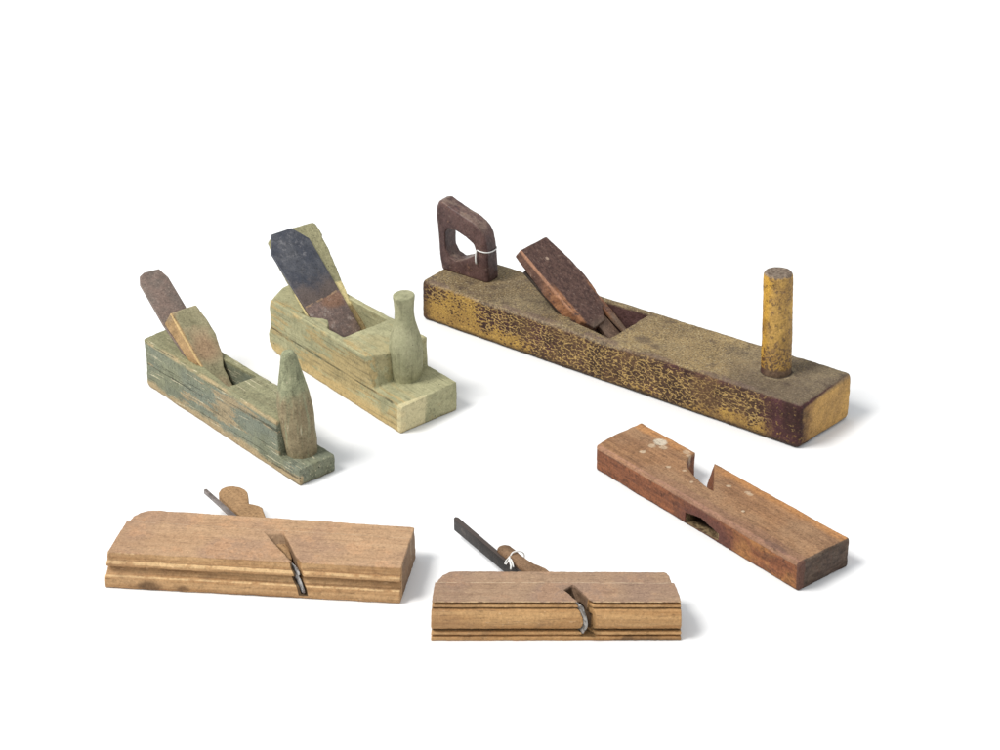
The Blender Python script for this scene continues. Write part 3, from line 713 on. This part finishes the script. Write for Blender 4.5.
# ================================================================== 5. long moulding plane, lying on its side
L, W, H = .3072, .0913, .0403
M1 = thing('moulding_plane', 'longer tan moulding plane on its side, round headed wedge and thin grey tang', 'hand plane', -.4062, 1.4929, -.1122, G_M)
def body_profile(xs, sole, strip_y, strip_drop, W, H, end_round):
    """cross-section (y, z) swept along x; sole: (y, z) from top arris down"""
    rings = []
    back = [(W, 0), (W, H - strip_drop), (strip_y, H - strip_drop), (strip_y - .001, H)]
    for x, f in xs: rings.append([(x, y, z) for y, z in sole + back])
    b = BM(); loft(b, rings); return b
sole = [(.0020, H), (.0024, .0312), (.0000, .0302), (-.0012, .0290), (-.0013, .0268), (.0000, .0245), (.0048, .0240), (.0050, .0222), (.0036, .0200), (.0026, .0178), (.0010, .0160), (-.0020, .0149), (-.0030, .0125), (-.0030, .0050), (-.0018, .0010), (.0000, .0)]
b = body_profile([(0, 0), (L, 0)], sole, .0640, .0022, W, H, 0)
cut = []
c = BM()   # rounded upper rear corner, stepped in from the stock
pts = [(-.02, .0655), (.0016, .0655), (.0030, .0760), (.0085, .0860), (.0180, .0900), (.0300, .0915), (.0300, .12), (-.02, .12)]
prism(c, pts, 'z', -.01, .06); cut.append(c)
c = BM(); prism(c, [(L - .003, .12), (L - .004, .0925), (L + .0005, .0885), (L + .002, .080), (L + .02, .080), (L + .02, .12)], 'z', -.01, .06); cut.append(c)
c = BM()   # escapement: shallow scoop running into a deep slot
hull(c, [(.150, .0600, H + .0002), (.1695, .0630, H + .0002), (.172, .060, H + .01), (.150, .060, H + .01), (.1700, .0330, H - .018), (.1840, .0350, H - .018), (.1985, .0080, H + .01), (.1890, .0080, H + .01), (.1905, .0075, .012), (.1975, .0100, .012)]); cut.append(c)
c = BM(); loft(c, [[(x + dx * a, y, z) for x, y, a in ((.1850, .0120, 1), (.1950, .0140, .6), (.2052, .0010, .4), (.2150, -.0120, .4), (.2030, -.0120, 1), (.1955, .0000, 1))] for z, dx in ((.0060, .0085), (.0200, .0046), (.0340, .0006), (.06, 0))]); cut.append(c)
c = BM(); prism(c, [(.1700, .0360), (.1840, .0400), (.2000, .0080), (.1900, .0060)], 'z', .0085, .0270); cut.append(c)
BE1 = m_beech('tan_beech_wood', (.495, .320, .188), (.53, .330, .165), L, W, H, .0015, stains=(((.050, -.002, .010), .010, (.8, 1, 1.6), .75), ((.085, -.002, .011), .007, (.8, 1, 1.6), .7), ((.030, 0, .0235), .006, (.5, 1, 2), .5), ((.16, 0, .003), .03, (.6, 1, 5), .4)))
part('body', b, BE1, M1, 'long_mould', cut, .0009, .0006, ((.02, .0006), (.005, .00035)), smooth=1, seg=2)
b = BM()
wp = [(.080, .139), (.0775, .146), (.0785, .154), (.083, .1595), (.090, .1622), (.0985, .1608), (.105, .1565), (.1098, .150), (.1125, .1425), (.1150, .1330), (.1165, .1275), (.1210, .1262), (.1280, .1245), (.1335, .1205), (.1375, .1120), (.1425, .100), (.1820, .042), (.1900, .022), (.1860, .022), (.1740, .040), (.111, .104)]
prism(b, wp, 'z', .0150, .0320)
part('wedge', b, m_plain_wood('tan_wedge_wood', (.40, .245, .125), (.30, .18, .09), (0, 0, math.radians(50))), M1, 'long_mould', None, .0012, .0008, ((.02, .0004), (.006, .0002)))
b = BM()
d = Vector((.1441, -.1569)).normalized(); q = Vector((-d.y, d.x)); q = -q if q.x > 0 else q
P0 = Vector((.0600, .1535)); P1 = Vector((.2005, .0020))
def bar(bm, A, B, wid, z0, z1):
    dd = (B - A).normalized(); nn = Vector((dd.y, -dd.x))
    pl = [A + nn * wid / 2, B + nn * wid / 2, B - nn * wid / 2, A - nn * wid / 2]
    prism(bm, [(p.x, p.y) for p in pl], 'z', z0, z1)
bar(b, Vector((.0605, .1525)), Vector((.1750, .0290)), .0036, .0255, .0310)
edge = [(.1860, .0150, .0345), (.1990, .0012, .0335), (.2015, -.0004, .0290), (.2018, -.0002, .0262), (.2003, .0016, .0242), (.2030, -.0010, .0215), (.2070, -.0040, .0130), (.2086, -.0046, .0085), (.2070, -.0030, .0072), (.1930, .012, .0072)]
loft(b, [edge, [(x + .0014, y + .0010, z) for x, y, z in edge]])
part('iron', b, m_steel('grey_steel', (.20, .165, .15), (.12, .095, .085), (.62, .60, .58), (lambda n, mid: n.mul(n.step(n.Y, .018, .010), n.step(n.noise(160, 3), .40, .52))), .35, .15), M1, 'long_mould', None, .0005, 0)

# ================================================================== 6. short moulding plane, lying on its side
L, W, H = .2436, .0636, .0420
M2 = thing('moulding_plane', 'shorter golden brown moulding plane on its side with black tang and string tied wedge', 'hand plane', -.0668, 1.3959, -.0038, G_M)
sole = [(.0046, H), (.0048, .0412), (.0090, .0404), (.0090, .0386), (.0058, .0378), (.0048, .0368), (.0048, .0352), (.0072, .0348), (.0072, .0338), (.0048, .0334),
        (.0030, .0325), (.0008, .0295), (-.0008, .0255), (-.0012, .0215), (-.0006, .0175), (.0008, .0140), (.0030, .0117), (.0058, .0110), (.0058, .0096),
        (.0006, .0092), (-.0002, .0078), (.0004, .0062), (.0040, .0057), (.0040, .0047), (.0000, .0042), (-.0006, .0035), (-.0006, .0010), (.0, .0)]
b = body_profile([(0, 0), (L, 0)], sole, .0405, .0026, W, H, 0)
cut = []
c = BM(); prism(c, [(-.02, .0415), (.0012, .0415), (.0022, .0480), (.0060, .0565), (.0125, .0620), (.0200, .0640), (.0200, .09), (-.02, .09)], 'z', -.01, .06); cut.append(c)
c = BM(); prism(c, [(L - .006, .09), (L - .010, .0642), (L - .0065, .0620), (L - .0042, .0570), (L - .0040, .0412), (L + .02, .0410), (L + .02, .09)], 'z', -.01, .06); cut.append(c)
c = BM(); prism(c, [(L + .0003, .020), (L - .0018, .0385), (L - .0025, .0420), (L + .02, .042), (L + .02, .020)], 'z', -.01, .06); cut.append(c)
c = BM()
hull(c, [(.1295, .0262, H + .0002), (.1395, .0362, H + .0002), (.1400, .0355, H + .01), (.1300, .0262, H + .01), (.1330, .0220, H - .020), (.1480, .0240, H - .020), (.1440, .0050, H + .01), (.1555, .0060, H + .01), (.1440, .0050, .012), (.1540, .0060, .012)]); cut.append(c)
c = BM(); prism(c, [(.1260, .0320), (.1480, .0360), (.1590, .0060), (.1440, .0045)], 'z', .0070, .0270); cut.append(c)
c = BM(); prism(c, [(.1370, .0140), (.1500, .0150), (.1570, .0060), (.1650, -.0060), (.1520, -.0060), (.1436, .0045)], 'z', .0042, .06); cut.append(c)
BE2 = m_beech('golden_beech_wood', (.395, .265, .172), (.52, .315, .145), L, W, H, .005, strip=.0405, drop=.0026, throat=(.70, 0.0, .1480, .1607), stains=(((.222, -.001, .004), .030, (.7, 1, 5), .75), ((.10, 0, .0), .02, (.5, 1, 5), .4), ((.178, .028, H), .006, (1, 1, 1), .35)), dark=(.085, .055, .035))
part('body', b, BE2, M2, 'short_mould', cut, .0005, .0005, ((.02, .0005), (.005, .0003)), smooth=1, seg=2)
b = BM()
wp = [(.0610, .1215), (.0635, .1265), (.0690, .1292), (.0750, .1285), (.0820, .1190), (.0875, .1095), (.0930, .1020), (.1010, .0935), (.1130, .0850), (.1270, .0640), (.1420, .0300), (.1370, .0280), (.0850, .0880)]
prism(b, wp, 'z', .0170, .0300)
part('wedge', b, m_plain_wood('brown_wedge_wood', (.27, .165, .095), (.17, .10, .058), (0, 0, math.radians(56))), M2, 'short_mould', None, .0022, .0008, ((.02, .0004), (.006, .0002)), smooth=4)
b = BM()
prism(b, [(.0135, .1880), (.0150, .1905), (.0185, .1895), (.0725, .1080), (.1375, .0190), (.1335, .0170), (.0680, .1060), (.0140, .1850)], 'z', .0115, .0258)
part_i = b
tipz = [(.0385, .0016), (.0345, .0000), (.0300, -.0022), (.0255, -.0036), (.0215, -.0041), (.0175, -.0037), (.0135, -.0022), (.0100, -.0004), (.0070, .0008)]
dd = Vector((.6, -.8))
def blade(off):
    out_ = [(.1340 + off, .0180, .0060), (.1340 + off, .0180, .0385)]
    for z, y in tipz:
        y += .0005
        t = (.0050 - y) / .8; out_.append((.1436 + off + t * .62, y, z))
    return out_
loft(b, [blade(.0004), blade(.0024)])
n = N('black_steel_with_bright_edge', .45, .0, .2)
mid = n.noise(50, 5, .7); fine = n.noise(260, 3, .7)
cc = n.mix(n.step(mid, .35, .65), (.012, .010, .009), (.030, .023, .019))
cc = n.mix(n.mul(n.step(n.Z, .0250, .0262), .75), cc, (.11, .085, .075))
cc = n.mix(n.step(n.Y, .020, .012), cc, n.mix(n.step(n.noise(130, 4, .7), .42, .6), (.34, .32, .30), (.10, .09, .08)))
cc = n.mix(n.mul(n.step(n.noise(120, 3), .60, .68), .35), cc, (.14, .11, .09))
part('iron', b, n.done(cc, fine, .35, .0006), M2, 'short_mould', None, .0006, 0)
S2 = thing('string', 'thin white string knotted round the wedge and black tang of the shorter moulding plane', 'string', -.0668, 1.3959, -.0038)
b = BM()
pts = []
for i in range(36):
    a = 2 * math.pi * i / 36; ca, sa = math.cos(a), math.sin(a)
    u = .0086 * ca * (abs(ca) ** 3 + abs(sa) ** 3) ** (-1 / 3); v = .0102 * sa * (abs(ca) ** 3 + abs(sa) ** 3) ** (-1 / 3)
    pts.append((.0820 + u * .93 + .001 * math.sin(3 * a), .1080 + u * .40 + .003 * sa, .0222 + v))
tube(b, pts, .00085, closed=True)
tube(b, [(.0750, .1030, .0318), (.0735, .0985, .0322), (.0712, .0945, .0318), (.0700, .0900, .0310), (.0712, .0880, .0315), (.0735, .0925, .0325), (.0755, .0985, .0328)], .0007)
tube(b, [(.0750, .1010, .0325), (.0748, .0960, .0332), (.0755, .0900, .0330), (.0765, .0850, .0322), (.0762, .0790, .0316)], .0010)
tube(b, [(.0750, .0985, .0325), (.0770, .0935, .0330), (.0782, .0880, .0325), (.0790, .0830, .0316)], .0008)
part('loop', b, SM, S2, 'short_mould', solo='string')

# ================================================================== ground, light
b = BM()
vs = [b.verts.new(p) for p in ((-9, -4, 0), (9, -4, 0), (9, 14, 0), (-9, 14, 0))]; b.faces.new(vs)
n = N('white_paper_surface', .9, 0, .1)
f = n.noise(9, 3, .5)
gm = n.done(n.mix(n.step(f, .35, .65), (.895, .895, .90), (.905, .905, .905)))
me = to_mesh(b, 'ground'); g = bpy.data.objects.new('ground', me); COL.objects.link(g); me.materials.append(gm); g['kind'] = 'structure'

w = bpy.data.worlds.new('World'); scene.world = w; w.use_nodes = True
bg = w.node_tree.nodes['Background']; bg.inputs[0].default_value = (.945, .975, 1, 1); bg.inputs[1].default_value = .73

def area(name, loc, target, size, power, col=(1, 1, 1)):
    ld = bpy.data.lights.new(name, 'AREA'); ld.shape = 'SQUARE'; ld.size = size; ld.energy = power; ld.color = col
    lo = bpy.data.objects.new(name, ld); COL.objects.link(lo); lo.location = loc
    lo.rotation_euler = (Vector(target) - Vector(loc)).to_track_quat('-Z', 'Y').to_euler()
    return lo
area('softbox_lamp', (-4.5, .3, 6.8), (0, 1.9, 0), 2.8, 620, (1, .98, .945))

vs_ = scene.view_settings
vs_.view_transform = 'Standard'; vs_.look = 'None'; vs_.exposure = 0; vs_.gamma = 1
